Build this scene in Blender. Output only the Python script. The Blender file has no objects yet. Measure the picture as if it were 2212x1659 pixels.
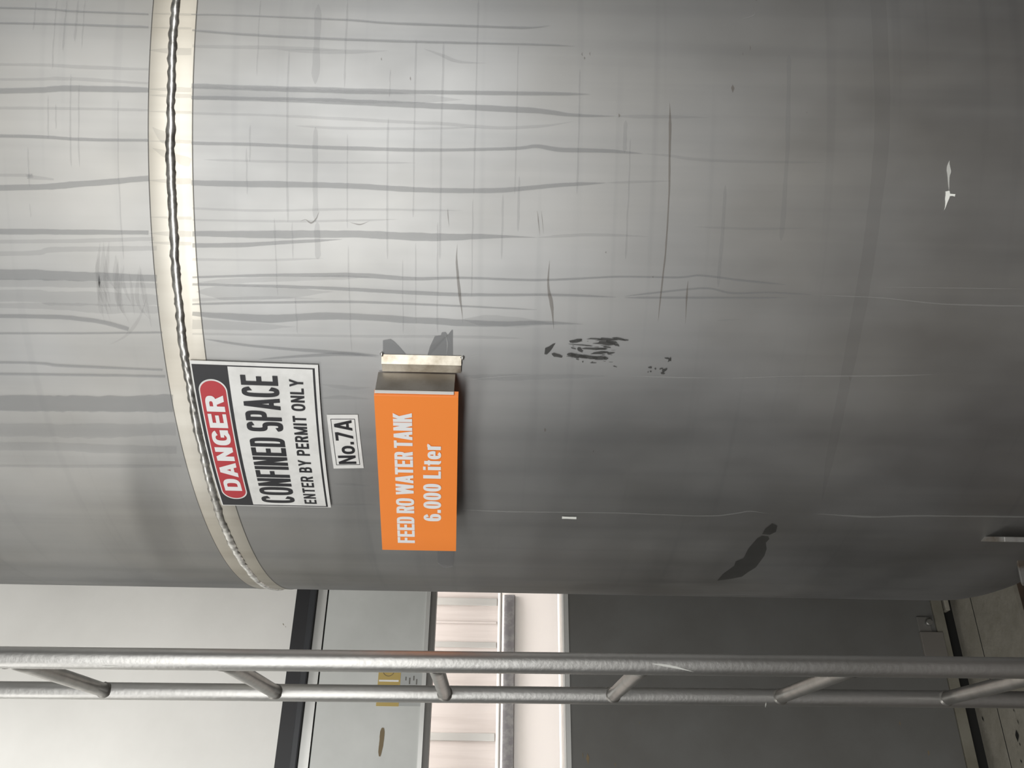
import bpy, bmesh, math, random
from mathutils import Vector, Matrix
from mathutils.geometry import tessellate_polygon
random.seed(7)
SC = bpy.context.scene
COL = SC.collection

# ------------------------------------------------------------------ camera
IW, IH = 2212, 1659
FOC = 1902.6                      # focal length in pixels of the 2212 wide frame
PITCH, ROLL = -0.0198, -0.0223
EYE = 1.53                        # eye height above the floor
_f = Vector((0, math.cos(PITCH), math.sin(PITCH)))
_ux = Vector((0, math.sin(PITCH), -math.cos(PITCH)))
_dy = Vector((-1, 0, 0))
_c, _s = math.cos(ROLL), math.sin(ROLL)
UX = _c * _ux + _s * _dy
DY = -_s * _ux + _c * _dy
FW = _f
CAM = Vector((0, 0, EYE))
cam = bpy.data.objects.new('camera', bpy.data.cameras.new('camera'))
COL.objects.link(cam)
up = -DY; back = -FW
cam.matrix_world = Matrix(((UX.x, up.x, back.x, CAM.x), (UX.y, up.y, back.y, CAM.y), (UX.z, up.z, back.z, CAM.z), (0, 0, 0, 1)))
cam.data.sensor_fit = 'HORIZONTAL'; cam.data.sensor_width = 36
cam.data.lens = FOC / IW * 36
cam.data.clip_start = 0.02
SC.camera = cam

# ------------------------------------------------------------------ world, lights, exposure
w = bpy.data.worlds.new('world'); SC.world = w; w.use_nodes = True
bg = w.node_tree.nodes['Background']
bg.inputs[0].default_value = (0.80, 0.86, 0.95, 1); bg.inputs[1].default_value = 0.02

def area(name, loc, target, size, sy, power, col=(1, 1, 1)):
    l = bpy.data.lights.new(name, 'AREA'); l.shape = 'RECTANGLE'
    l.size = size; l.size_y = sy; l.energy = power; l.color = col
    o = bpy.data.objects.new(name, l); COL.objects.link(o)
    o.location = loc
    o.rotation_euler = (Vector(target) - Vector(loc)).to_track_quat('-Z', 'Y').to_euler()
    return o
def point(name, loc, power, r=0.12, col=(1, 1, 1)):
    l = bpy.data.lights.new(name, 'POINT'); l.energy = power; l.shadow_soft_size = r; l.color = col
    o = bpy.data.objects.new(name, l); COL.objects.link(o); o.location = loc
    return o
# unseen lights of the plant room, assumed from how it is lit
def spot(name, loc, target, power, angle, blend, r, col):
    l = bpy.data.lights.new(name, 'SPOT'); l.energy = power; l.spot_size = math.radians(angle); l.spot_blend = blend
    l.shadow_soft_size = r; l.color = col
    o = bpy.data.objects.new(name, l); COL.objects.link(o); o.location = loc
    o.rotation_euler = (Vector(target) - Vector(loc)).to_track_quat('-Z', 'Y').to_euler()
    return o
# broad area light behind the viewer; the window band around it is made up
area('window_daylight', (-0.05, -2.45, 2.66), (0.0, 1.3, 1.75), 7.0, 0.8, 142, (1.0, 0.995, 0.975))
# unseen area light added to brighten the upper wall
wl_ = area('wall_lamp', (-1.22, 1.12, 3.55), (-1.36, 2.45, 2.72), 1.3, 0.25, 4.0, (1.0, 0.985, 0.95))
wl_.data.spread = math.radians(75)
# ceiling lamp over the walkway beside the ladder
area('ceiling_lamp', (-2.35, 0.45, 3.30), (-0.2, 1.5, 1.9), 1.8, 0.5, 13.5, (1.0, 0.985, 0.95))
# lamp of the lit room beyond the opening
area('room_lamp', (-0.75, 3.15, 2.75), (-0.9, 3.45, 1.2), 2.4, 0.3, 42, (1.0, 0.955, 0.925))

SC.view_settings.view_transform = 'Standard'
SC.view_settings.look = 'None'
SC.view_settings.gamma = 1.0
SC.view_settings.use_curve_mapping = False
SC.view_settings.exposure = 0.30

# ------------------------------------------------------------------ places of things
TC = Vector((0.3857, 2.0557)); TR = 0.85           # tank axis and radius
WANG = -0.5059; WD = 2.824                          # left wall: direction and distance
WN = Vector((math.sin(WANG), math.cos(WANG), 0))    # points into the wall
WS = Vector((WN.y, -WN.x, 0))                       # along the wall, to the right
WYAW = math.atan2(WS.y, WS.x)

def ray(px, py):
    return FW + (px - IW / 2) / FOC * UX + (py - IH / 2) / FOC * DY
def on_cyl(px, py, c, R):
    d = ray(px, py)
    a = d.x ** 2 + d.y ** 2; b = -2 * (d.x * c[0] + d.y * c[1]); k = c[0] ** 2 + c[1] ** 2 - R * R
    q = b * b - 4 * a * k
    t = (-b - math.sqrt(max(q, 0))) / (2 * a)
    return CAM + d * t
def tank_tz(px, py):
    p = on_cyl(px, py, TC, TR)
    return math.atan2(p.y - TC.y, p.x - TC.x), p.z
def tank_pt(th, z, off=0.0):
    r = TR + off
    return Vector((TC.x + r * math.cos(th), TC.y + r * math.sin(th), z))
def on_tank(px, py, off=0.0):
    return tank_pt(*tank_tz(px, py), off)
def wall_sz(px, py, dist=WD):
    d = ray(px, py); t = dist / d.dot(WN); p = CAM + d * t
    return p.dot(WS), p.z
def wall_pt(s, z, out=0.0):
    p = WN * (WD - out) + WS * s
    return Vector((p.x, p.y, z))
def on_floor(px, py, z=0.0):
    d = ray(px, py); t = (z - CAM.z) / d.z
    return CAM + d * t

# ------------------------------------------------------------------ materials
def mat(name, col, rough=0.5, metal=0.0, noise=None, bump=0.0, bscale=80, emit=None, spec=0.5):
    m = bpy.data.materials.new(name); m.use_nodes = True
    nt = m.node_tree; N = nt.nodes; L = nt.links
    b = N['Principled BSDF']
    b.inputs['Base Color'].default_value = (*col, 1)
    b.inputs['Roughness'].default_value = rough; b.inputs['Metallic'].default_value = metal
    b.inputs['Specular IOR Level'].default_value = spec
    tc = N.new('ShaderNodeTexCoord')
    if noise:
        sc, col2, stretch, lo, hi = noise
        mp = N.new('ShaderNodeMapping'); mp.inputs['Scale'].default_value = stretch
        L.new(tc.outputs['Object'], mp.inputs[0])
        n = N.new('ShaderNodeTexNoise'); n.inputs['Scale'].default_value = sc; n.inputs['Detail'].default_value = 6
        n.inputs['Roughness'].default_value = 0.6
        L.new(mp.outputs[0], n.inputs['Vector'])
        r = N.new('ShaderNodeMapRange'); r.inputs[1].default_value = lo; r.inputs[2].default_value = hi
        L.new(n.outputs['Fac'], r.inputs[0])
        mx = N.new('ShaderNodeMix'); mx.data_type = 'RGBA'
        mx.inputs[6].default_value = (*col, 1); mx.inputs[7].default_value = (*col2, 1)
        L.new(r.outputs[0], mx.inputs[0]); L.new(mx.outputs[2], b.inputs['Base Color'])
    if bump:
        n2 = N.new('ShaderNodeTexNoise'); n2.inputs['Scale'].default_value = bscale; n2.inputs['Detail'].default_value = 3
        L.new(tc.outputs['Object'], n2.inputs['Vector'])
        bp = N.new('ShaderNodeBump'); bp.inputs['Strength'].default_value = bump; bp.inputs['Distance'].default_value = 0.01
        L.new(n2.outputs['Fac'], bp.inputs['Height']); L.new(bp.outputs[0], b.inputs['Normal'])
    if emit:
        b.inputs['Emission Color'].default_value = (*emit[0], 1); b.inputs['Emission Strength'].default_value = emit[1]
    return m

def film(name, col, fac, rough=0.5, metal=0.0):
    """thin translucent film: stain, residue, scratch"""
    m = bpy.data.materials.new(name); m.use_nodes = True
    nt = m.node_tree; N = nt.nodes; L = nt.links
    b = N['Principled BSDF']; out = N['Material Output']
    b.inputs['Base Color'].default_value = (*col, 1); b.inputs['Roughness'].default_value = rough
    b.inputs['Metallic'].default_value = metal
    t = N.new('ShaderNodeBsdfTransparent'); mx = N.new('ShaderNodeMixShader'); mx.inputs[0].default_value = fac
    L.new(t.outputs[0], mx.inputs[1]); L.new(b.outputs[0], mx.inputs[2]); L.new(mx.outputs[0], out.inputs[0])
    return m

def tank_material(name, base, dark, rough, metal):
    """mill finish stainless sheet: cloudy tone, faint lines around and down the shell (uv = metres around, metres up)"""
    m = bpy.data.materials.new(name); m.use_nodes = True
    nt = m.node_tree; N = nt.nodes; L = nt.links
    b = N['Principled BSDF']
    uv = N.new('ShaderNodeUVMap'); uv.uv_map = 'sheet'
    def noise(scale, sx, sy, detail=5, off=0.0):
        mp = N.new('ShaderNodeMapping'); mp.inputs['Scale'].default_value = (sx, sy, 1); mp.inputs['Location'].default_value = (off, off, 0)
        L.new(uv.outputs[0], mp.inputs[0])
        n = N.new('ShaderNodeTexNoise'); n.inputs['Scale'].default_value = scale; n.inputs['Detail'].default_value = detail
        L.new(mp.outputs[0], n.inputs['Vector'])
        return n.outputs['Fac']
    def rng(sock, a, bb, lo=0.0, hi=1.0):
        r = N.new('ShaderNodeMapRange'); r.inputs[1].default_value = a; r.inputs[2].default_value = bb
        r.inputs[3].default_value = lo; r.inputs[4].default_value = hi
        L.new(sock, r.inputs[0]); return r.outputs[0]
    def mul(a, c):
        x = N.new('ShaderNodeMath'); x.operation = 'MULTIPLY'; L.new(a, x.inputs[0]); L.new(c, x.inputs[1]); return x.outputs[0]
    cloud = rng(noise(3.0, 1, 1, 6), 0.3, 0.7, 0.86, 1.0)
    smear = rng(noise(14.0, 1, 0.55, 4, 3.1), 0.35, 0.75, 1.0, 0.93)
    runs = rng(noise(30.0, 1, 0.025, 3, 1.7), 0.45, 0.75, 1.0, 0.88)        # faint runs down the sheet
    rings = rng(noise(38.0, 0.03, 1, 2, 5.2), 0.60, 0.74, 1.0, 0.90)         # faint rolling marks around it
    f = mul(mul(cloud, smear), mul(runs, rings))
    mx = N.new('ShaderNodeMix'); mx.data_type = 'RGBA'
    mx.inputs[6].default_value = (*dark, 1); mx.inputs[7].default_value = (*base, 1)
    L.new(rng(f, 0.55, 1.0), mx.inputs[0])
    m2 = N.new('ShaderNodeMix'); m2.data_type = 'RGBA'; m2.blend_type = 'MULTIPLY'; m2.inputs[7].default_value = (0.90, 0.85, 0.76, 1)
    L.new(rng(noise(2.2, 1, 0.8, 4, 11.3), 0.45, 0.75, 0.0, 0.55), m2.inputs[0]); L.new(mx.outputs[2], m2.inputs[6])
    L.new(m2.outputs[2], b.inputs['Base Color'])
    b.inputs['Metallic'].default_value = metal; b.inputs['Specular Tint'].default_value = (0.12, 0.12, 0.12, 1)
    L.new(rng(noise(7.0, 1, 0.5, 4, 8.0), 0.3, 0.7, rough - 0.05, rough + 0.06), b.inputs['Roughness'])
    return m

M = {}
M['tank'] = tank_material('stainless_sheet', (0.47, 0.47, 0.465), (0.31, 0.315, 0.32), 0.535, 1.0)
M['band'] = tank_material('ground_weld_band', (0.70, 0.68, 0.625), (0.42, 0.385, 0.33), 0.48, 0.9)
M['edge'] = film('grinding_edge', (0.10, 0.10, 0.10), 0.55, 0.5, 0.3)
M['bead'] = mat('weld_bead', (0.75, 0.74, 0.71), 0.30, 0.9, noise=(60, (0.30, 0.29, 0.27), (1, 1, 1), 0.4, 0.65))
M['streak'] = film('water_streak_film', (0.27, 0.28, 0.29), 0.31, 0.5, 0.3)
M['streak_soft'] = film('faint_streak_film', (0.30, 0.31, 0.32), 0.12, 0.5, 0.3)
M['smoke'] = film('seam_tint', (0.20, 0.195, 0.19), 0.08, 0.5, 0.3)
M['brown_film'] = film('rust_film', (0.15, 0.12, 0.09), 0.34, 0.7)
M['flake'] = film('black_residue', (0.045, 0.045, 0.042), 0.72, 0.7)
M['tape'] = film('tape_residue', (0.22, 0.225, 0.23), 0.62, 0.35, 0.2)
M['wet'] = film('dark_stain', (0.015, 0.015, 0.012), 0.42, 0.45)
M['scratch'] = film('scratch_film', (0.75, 0.76, 0.74), 0.20, 0.4, 0.5)
M['paint_white'] = mat('white_paint', (0.92, 0.93, 0.88), 0.5)
M['paint_thin'] = film('thin_white_paint', (0.90, 0.91, 0.86), 0.55, 0.5)
M['pipe'] = mat('brushed_pipe', (0.49, 0.485, 0.47), 0.44, 0.95, noise=(9, (0.40, 0.395, 0.38), (6, 6, 0.6), 0.4, 0.7), bump=0.05, bscale=120)
M['rung'] = mat('brushed_rung', (0.42, 0.41, 0.39), 0.38, 0.9, noise=(30, (0.33, 0.32, 0.30), (1, 1, 1), 0.4, 0.7))
M['bracket'] = mat('tinted_sheet_metal', (0.62, 0.58, 0.50), 0.38, 0.8, noise=(28, (0.36, 0.31, 0.24), (1, 1, 1), 0.42, 0.68))
M['bracket_side'] = mat('heat_tinted_sheet', (0.34, 0.315, 0.285), 0.42, 0.8, noise=(20, (0.25, 0.225, 0.195), (1, 1, 1), 0.42, 0.68))  # same metal as the bracket, darkened to paint in the side's shade
M['orange'] = mat('orange_vinyl', (1.0, 0.285, 0.05), 0.4, 0.0, bump=0.02, bscale=60)
M['white_ink'] = mat('white_lettering', (0.86, 0.86, 0.86), 0.5)
M['sheet_white'] = mat('white_vinyl', (0.82, 0.82, 0.80), 0.42, 0.0, noise=(25, (0.68, 0.68, 0.66), (1, 1, 1), 0.45, 0.75), bump=0.06, bscale=35)
M['ink_black'] = mat('black_ink', (0.018, 0.018, 0.022), 0.45)
M['ink_red'] = mat('red_ink', (0.50, 0.035, 0.045), 0.45)
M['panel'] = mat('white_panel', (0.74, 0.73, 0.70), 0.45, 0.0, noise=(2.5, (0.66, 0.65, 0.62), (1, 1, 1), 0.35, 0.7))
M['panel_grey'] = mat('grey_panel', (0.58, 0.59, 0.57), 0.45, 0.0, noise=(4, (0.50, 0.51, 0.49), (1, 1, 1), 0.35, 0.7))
M['panel_low'] = mat('lower_panel', (0.14, 0.14, 0.133), 0.5, 0.0, noise=(3, (0.11, 0.107, 0.098), (1, 1, 1), 0.35, 0.7))  # darker grey paints in the light falling off down the wall
M['trim_grey'] = mat('aluminium_trim', (0.62, 0.62, 0.60), 0.35, 0.4)
M['trim_dark'] = mat('dark_frame', (0.14, 0.135, 0.125), 0.45)
M['rubber'] = mat('black_rubber', (0.018, 0.018, 0.02), 0.5)
M['rubber2'] = mat('black_rubber_lip', (0.03, 0.032, 0.036), 0.4)
M['trim_yellow'] = mat('stained_channel', (0.20, 0.19, 0.155), 0.55, noise=(12, (0.15, 0.138, 0.105), (1, 1, 1), 0.4, 0.7))
M['pale'] = mat('pale_pink_panel', (0.60, 0.555, 0.53), 0.6, 0.0, noise=(5, (0.50, 0.455, 0.43), (6, 6, 0.3), 0.45, 0.7))
M['pale_plain'] = mat('pale_plain_panel', (0.95, 0.90, 0.86), 0.6)
M['marble'] = mat('mottled_grey_strip', (0.30, 0.29, 0.30), 0.6, 0.0, noise=(35, (0.42, 0.41, 0.41), (1, 1, 1), 0.45, 0.6))
M['sill'] = mat('white_sill', (0.90, 0.88, 0.84), 0.4)
M['kerb'] = mat('pale_concrete', (0.30, 0.28, 0.235), 0.7, 0.0, noise=(14, (0.23, 0.215, 0.175), (1, 1, 1), 0.4, 0.7), bump=0.15, bscale=60)
M['floor'] = mat('brown_wet_concrete', (0.075, 0.05, 0.035), 0.6, 0.0, noise=(10, (0.035, 0.025, 0.02), (1, 1, 1), 0.4, 0.65), bump=0.2, bscale=40)
M['void'] = mat('dark_gap', (0.008, 0.008, 0.007), 0.8)
M['plaster'] = mat('plaster', (0.20, 0.20, 0.19), 0.8)
M['plaster_dark'] = mat('dull_plaster', (0.10, 0.10, 0.095), 0.85)
M['yellow'] = mat('yellow_label', (0.46, 0.34, 0.11), 0.5)
M['grey_label'] = mat('grey_label', (0.40, 0.41, 0.40), 0.5)
M['rust'] = mat('rust', (0.19, 0.145, 0.085), 0.8)
M['legmetal'] = mat('leg_steel', (0.34, 0.34, 0.33), 0.5, 0.6, noise=(18, (0.16, 0.13, 0.10), (1, 1, 1), 0.42, 0.65))
M['foot'] = mat('dull_foot_plate', (0.23, 0.215, 0.195), 0.45, 0.4)

# ------------------------------------------------------------------ helpers
def link(name, me, m, parent=None, smooth=False):
    o = bpy.data.objects.new(name, me); COL.objects.link(o)
    if m and not me.materials: me.materials.append(m)
    if smooth:
        for p in me.polygons: p.use_smooth = True
    if parent: o.parent = parent
    return o
def mesh(name, verts, faces, m, parent=None, smooth=False):
    me = bpy.data.meshes.new(name); me.from_pydata([tuple(v) for v in verts], [], faces); me.update()
    return link(name, me, m, parent, smooth)
def from_bm(name, bm, m, parent=None, smooth=False):
    bmesh.ops.recalc_face_normals(bm, faces=bm.faces)
    me = bpy.data.meshes.new(name); bm.to_mesh(me); bm.free()
    return link(name, me, m, parent, smooth)
def empty(name, loc=(0, 0, 0), rz=0.0):
    o = bpy.data.objects.new(name, None); COL.objects.link(o); o.location = loc; o.rotation_euler = (0, 0, rz)
    o.empty_display_size = 0.05
    return o
def tag(o, label=None, cat=None, group=None, kind=None):
    if label: o['label'] = label
    if cat: o['category'] = cat
    if group: o['group'] = group
    if kind: o['kind'] = kind
    return o
def wall_box(name, s0, s1, z0, z1, out0, out1, m, parent=None, bevel=0.0):
    """box on the left wall: along s, height z, from out0 to out1 in front of the wall plane"""
    bm = bmesh.new()
    P = [wall_pt(s, z, o) for o in (out0, out1) for z in (z0, z1) for s in (s0, s1)]
    v = [bm.verts.new(p) for p in P]
    for f in ((0, 1, 3, 2), (4, 6, 7, 5), (0, 4, 5, 1), (2, 3, 7, 6), (0, 2, 6, 4), (1, 5, 7, 3)): bm.faces.new([v[i] for i in f])
    if bevel:
        bmesh.ops.bevel(bm, geom=list(bm.edges), offset=bevel, segments=2, affect='EDGES', profile=0.6)
    return from_bm(name, bm, m, parent)
def tube(name, a, b, r, m, parent=None, seg=28, cap=True, rings=1, wob=0.0):
    a, b = Vector(a), Vector(b); ax = (b - a).normalized()
    u = ax.orthogonal().normalized(); v = ax.cross(u)
    V = []; Fc = []
    for i in range(rings + 1):
        c = a.lerp(b, i / rings)
        rr = r * (1 + random.uniform(-wob, wob))
        for k in range(seg):
            t = 2 * math.pi * k / seg
            V.append(c + (u * math.cos(t) + v * math.sin(t)) * rr)
    for i in range(rings):
        for k in range(seg):
            Fc.append((i * seg + k, i * seg + (k + 1) % seg, (i + 1) * seg + (k + 1) % seg, (i + 1) * seg + k))
    o = mesh(name, V, Fc, m, parent, True)
    if cap:
        bm = bmesh.new(); bm.from_mesh(o.data)
        bm.verts.ensure_lookup_table()
        for base in (0, rings * seg):
            f = bm.faces.new([bm.verts[base + k] for k in range(seg)]); f.smooth = False
        bmesh.ops.recalc_face_normals(bm, faces=bm.faces)
        bm.to_mesh(o.data); bm.free()
    return o
def catmull(pts, step):
    """pts: tuples (x, y, width); returns a dense smooth list"""
    P = [pts[0]] + list(pts) + [pts[-1]]; out = []
    for i in range(1, len(P) - 2):
        p0, p1, p2, p3 = P[i - 1], P[i], P[i + 1], P[i + 2]
        n = max(2, int(math.hypot(p2[0] - p1[0], p2[1] - p1[1]) / step))
        for k in range(n):
            t = k / n
            out.append(tuple(0.5 * (2 * b + (c - a) * t + (2 * a - 5 * b + 4 * c - d) * t * t + (3 * b - a - 3 * c + d) * t ** 3)
                             for a, b, c, d in zip(p0, p1, p2, p3)))
    out.append(tuple(pts[-1]))
    return out
class Ribbons:
    """thin curved marks lying on a surface, joined into one mesh"""
    def __init__(self, off): self.V = []; self.F = []; self.off = off; self.n = 0
    def add(self, pts, place, step=8, jit=0.16, taper=(1, 1), run=(6, 8)):
        self.n += 1
        off = self.off + 0.00004 * (self.n % 7)
        d = catmull(pts, step); b = len(self.V); n = len(d)
        j1 = j2 = 0.0
        for i, (x, y, wd) in enumerate(d):
            q = d[min(i + 1, n - 1)]; p = d[max(i - 1, 0)]
            tx, ty = q[0] - p[0], q[1] - p[1]; l = math.hypot(tx, ty) or 1
            nx, ny = -ty / l, tx / l
            j1 = 0.8 * j1 + random.uniform(-jit, jit); j2 = 0.8 * j2 + random.uniform(-jit, jit)
            k = 1.0
            if taper[0]: k = min(k, (i + 0.3) / run[0])
            if taper[1]: k = min(k, (n - 1 - i + 0.3) / run[1])
            h = wd / 2 * k
            self.V.append(place(x + nx * h * (1 + j1), y + ny * h * (1 + j1), off))
            self.V.append(place(x - nx * h * (1 + j2), y - ny * h * (1 + j2), off))
        for i in range(n - 1):
            self.F.append((b + 2 * i, b + 2 * i + 1, b + 2 * i + 3, b + 2 * i + 2))
    def poly(self, pts, place):
        self.n += 1
        off = self.off + 0.00004 * (self.n % 7); b = len(self.V)
        for x, y in pts: self.V.append(place(x, y, off))
        for t in tessellate_polygon([[Vector((x, y, 0)) for x, y in pts]]): self.F.append(tuple(b + i for i in t))
    def build(self, name, m, parent):
        return mesh(name, self.V, self.F, m, parent)

# ------------------------------------------------------------------ setting: room shell
S0, S1 = -4.2, 3.2; CEIL = 4.1
X0, X1, Y0 = -4.4, 4.0, -2.6
def zat(px, py, dist=WD): return wall_sz(px, py, dist)[1]
def zmean(a, b): return 0.5 * (zat(*a) + zat(*b))
zBandTop = zmean((645, 1280), (590, 1659)); zBandBot = zmean((691, 1280), (640, 1659))
zLint = zmean((933, 1282), (908, 1659)); zOpenT = zmean((945, 1282), (922, 1659))
zSill = zmean((1213, 1285), (1228, 1659))
zPanB = zmean((2034, 1300), (2109, 1655))
print('wall heights', [round(v, 3) for v in (zBandTop, zBandBot, zLint, zOpenT, zSill, zPanB)])

floor = mesh('floor', [(X0, Y0, -.014), (X1, Y0, -.014), (X1, 6.5, -.014), (X0, 6.5, -.014)], [(0, 1, 2, 3)], M['floor'])
tag(floor, 'dark brown wet concrete floor below the tank', kind='structure')
ceil_ = mesh('ceiling', [(X0, Y0, CEIL), (X0, 6.5, CEIL), (X1, 6.5, CEIL), (X1, Y0, CEIL)], [(0, 1, 2, 3)], M['plaster'])
tag(ceil_, 'plain ceiling above the tank', kind='structure')
for nm, a, b in (('wall_back', (X1, Y0), (X0, Y0)), ('wall_right', (X1, 6.5), (X1, Y0))):
    o = mesh(nm, [(*a, 0), (*b, 0), (*b, CEIL), (*a, CEIL)], [(0, 1, 2, 3)], M['plaster_dark'])
    tag(o, 'plain wall of the plant room', kind='structure')

w2 = empty('window_2', (0.05, Y0, 2.28)); tag(w2, 'long high window band in the wall behind the viewer', kind='structure')  # window frame made up to go with the rear area light
def bx(name, x0, x1, y0, y1, z0, z1, m, root):
    bm = bmesh.new(); bmesh.ops.create_cube(bm, size=1)
    for v in bm.verts: v.co = Vector(((x0 + x1) / 2 + v.co.x * (x1 - x0), (y0 + y1) / 2 + v.co.y * (y1 - y0), (z0 + z1) / 2 + v.co.z * (z1 - z0)))
    o = from_bm(name, bm, m); o.parent = root; o.matrix_parent_inverse = Matrix.Translation(root.location).inverted(); return o
for z in (2.24, 3.10): bx('window_frame', -3.75, 3.45, Y0, Y0 + .06, z - .03, z + .03, M['trim_grey'], w2)
for k in range(7): bx('window_mullion', -3.75 + k * 1.19, -3.69 + k * 1.19, Y0, Y0 + .06, 2.27, 3.07, M['trim_grey'], w2)
bx('pane', -3.7, 3.4, Y0 + .005, Y0 + .015, 2.26, 3.08, M['paint_white'], w2)

wall = empty('wall_left', wall_pt(0, 0)); tag(wall, 'panelled wall with a lit opening behind tank and ladder', kind='structure')
def wpart(o):
    o.parent = wall; o.matrix_parent_inverse = Matrix.Translation(wall.location).inverted(); return o
TH = 0.17
up_panel = wpart(wall_box('wall_panel', S0, S1, zBandTop, CEIL, -TH, 0.0, M['panel'])); up_panel['label'] = 'white upper panel'
# grey panel between the black band and the opening, with its edge strips
seam = zmean((711, 1280), (665, 1659))
wpart(wall_box('edge_strip', S0, S1, seam + 0.002, zBandBot, -TH, 0.004, M['trim_grey']))
wpart(wall_box('seam_gap', S0, S1, seam - 0.002, seam + 0.002, -TH, -0.004, M['void']))
lin2 = zmean((924, 1280), (899, 1659))
mid = wpart(wall_box('wall_panel', S0, S1, lin2, seam - 0.002, -TH, 0.0, M['panel_grey'])); mid['label'] = 'grey middle panel'
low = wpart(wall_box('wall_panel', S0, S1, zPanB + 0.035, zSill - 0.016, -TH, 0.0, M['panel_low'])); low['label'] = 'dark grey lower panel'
wpart(wall_box('panel_channel', S0, S1, zPanB, zPanB + 0.033, -TH, 0.006, M['trim_yellow'], bevel=0.001))
wpart(wall_box('panel_edge', S0, S1, zSill - 0.015, zSill - 0.001, -0.03, 0.003, M['trim_grey']))
wpart(wall_box('foot_gap', S0, S1, -0.012, zPanB - .001, -TH, -0.049, M['void']))  # near-black fill paints the shade in the recess under the panels

tr = wall_box('trim_1', S0, S1, zBandBot, zBandTop, -TH, 0.012, M['rubber'], bevel=0.004); tag(tr, 'black rubber band across the wall', kind='structure')
o = wall_box('rubber_lip', S0, S1, zBandBot + 0.002, zBandBot + 0.022, 0.011, 0.022, M['rubber2'], tr, bevel=0.003)

win = empty('window_1', wall_pt(0, zSill)); tag(win, 'long bright opening into a lit room', kind='structure')
def winpart(o):
    o.parent = win; o.matrix_parent_inverse = Matrix.Translation(win.location).inverted(); return o
winpart(wall_box('lintel_trim', S0, S1, zLint, lin2, -0.05, 0.004, M['trim_grey']))
winpart(wall_box('head_frame', S0, S1, zOpenT, zLint, -0.05, -0.001, M['trim_dark']))
winpart(wall_box('sill', S0, S1, zSill - 0.0005, zSill + 0.006, -TH, 0.002, M['sill'], bevel=0.001))

# lit room beyond the opening
BD = WD + 0.75
def beyond_box(name, s0, s1, z0, z1, o0, o1, m, parent=None, bevel=0.0):
    return wall_box(name, s0, s1, z0, z1, -0.75 + o0, -0.75 + o1, m, parent, bevel)
bw = empty('wall_beyond', wall_pt(0, 0, -0.75)); tag(bw, 'pale wall of the lit room beyond', kind='structure')
def bpart(o):
    o.parent = bw; o.matrix_parent_inverse = Matrix.Translation(bw.location).inverted(); return o
zr = zat(1077, 1500, BD); zg0 = zat(1110, 1500, BD); zg1 = zat(1086, 1500, BD)
sL = S0; sR = wall_sz(1080, 1283, BD)[0] + 0.9
bpart(beyond_box('wall_panel', sL, S1, zr, 2.9, -0.05, 0.0, M['pale']))
bpart(beyond_box('wall_panel', sL, S1, 0.2, zr, -0.05, 0.0, M['pale_plain']))
s_end = wall_sz(1080, 1286, BD)[0]
bpart(beyond_box('mottled_strip', sL, s_end, zg0, zg1, 0.0, 0.012, M['marble'], bevel=0.002))
rod = tube('rail', wall_pt(sL, zr, -0.75 + 0.03), wall_pt(s_end, zr, -0.75 + 0.03), 0.0085, M['sill'], None, 16); bpart(rod)
# faint uprights on the pale wall
for py, wdt in ((1300, 0.03), (1393, 0.022), (1592, 0.028), (1345, 0.008)):
    s = wall_sz(1000, py, BD)[0]
    bpart(beyond_box('upright', s - wdt / 2, s + wdt / 2, zr + 0.012, 2.85, 0.0, 0.006, M['trim_grey'] if wdt > .02 else M['pale'], bevel=0.002))
cb = mesh('ceiling_beyond', [wall_pt(S0, 2.9, -TH), wall_pt(S1, 2.9, -TH), wall_pt(S1, 2.9, -0.75), wall_pt(S0, 2.9, -0.75)], [(0, 1, 2, 3)], M['plaster'])
tag(cb, 'ceiling of the lit room beyond', kind='structure')

# foot of the wall: two rows of pale slabs run up to and under the raised wall panels
def bbpart(o, root):
    o.parent = root; o.matrix_parent_inverse = Matrix.Translation(root.location).inverted(); return o
sl = empty('floor_kerb', wall_pt(0, 0, 0.1)); tag(sl, 'pale concrete slab rows along the wall foot', kind='structure')
sj = [S0, -2.4, -1.2, 0.02, 1.3, S1]
bbpart(wall_box('joint', S0, S1, -0.03, -0.0010, 0.0766, 0.0808, M['void']), sl)
for w0, w1 in ((-0.048, 0.0765), (0.0809, 0.322)):
    for a, b in zip(sj[:-1], sj[1:]):
        bbpart(wall_box('slab', a + 0.001, b - 0.001, -0.03, random.uniform(-.001, .001), w0, w1, M['kerb'], bevel=0.0005), sl)

# ------------------------------------------------------------------ the tank
tank = empty('water_tank', (TC.x, TC.y, 0)); tag(tank, 'large dull grey stainless steel water tank standing upright', 'tank')
def tpart(o, root=None):
    root = root or tank
    o.parent = root; o.matrix_parent_inverse = Matrix.Translation(root.location).inverted(); return o
ZB = EYE - 0.95; ZT = EYE + 1.28
def lathe(name, prof, m, seg=256, parent=None, th0=0.0, th1=2 * math.pi, uvname='sheet'):
    """prof: (radius, z)"""
    V = []; Fc = []; full = abs(th1 - th0 - 2 * math.pi) < 1e-6
    n = seg if full else seg + 1
    for r, z in prof:
        for k in range(n):
            t = th0 + (th1 - th0) * k / seg
            V.append((TC.x + r * math.cos(t), TC.y + r * math.sin(t), z))
    uvs = []
    for i in range(len(prof) - 1):
        for k in range(seg):
            k2 = (k + 1) % n
            Fc.append((i * n + k, i * n + k2, (i + 1) * n + k2, (i + 1) * n + k))
            for kk, ii in ((k, i), (k + 1, i), (k + 1, i + 1), (k, i + 1)):
                uvs.append(((th0 + (th1 - th0) * kk / seg) * TR, prof[ii][1]))
    o = mesh(name, V, Fc, m, parent, True)
    lay = o.data.uv_layers.new(name=uvname)
    for i, (u, v) in enumerate(uvs): lay.data[i].uv = (u, v)
    return o
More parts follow.
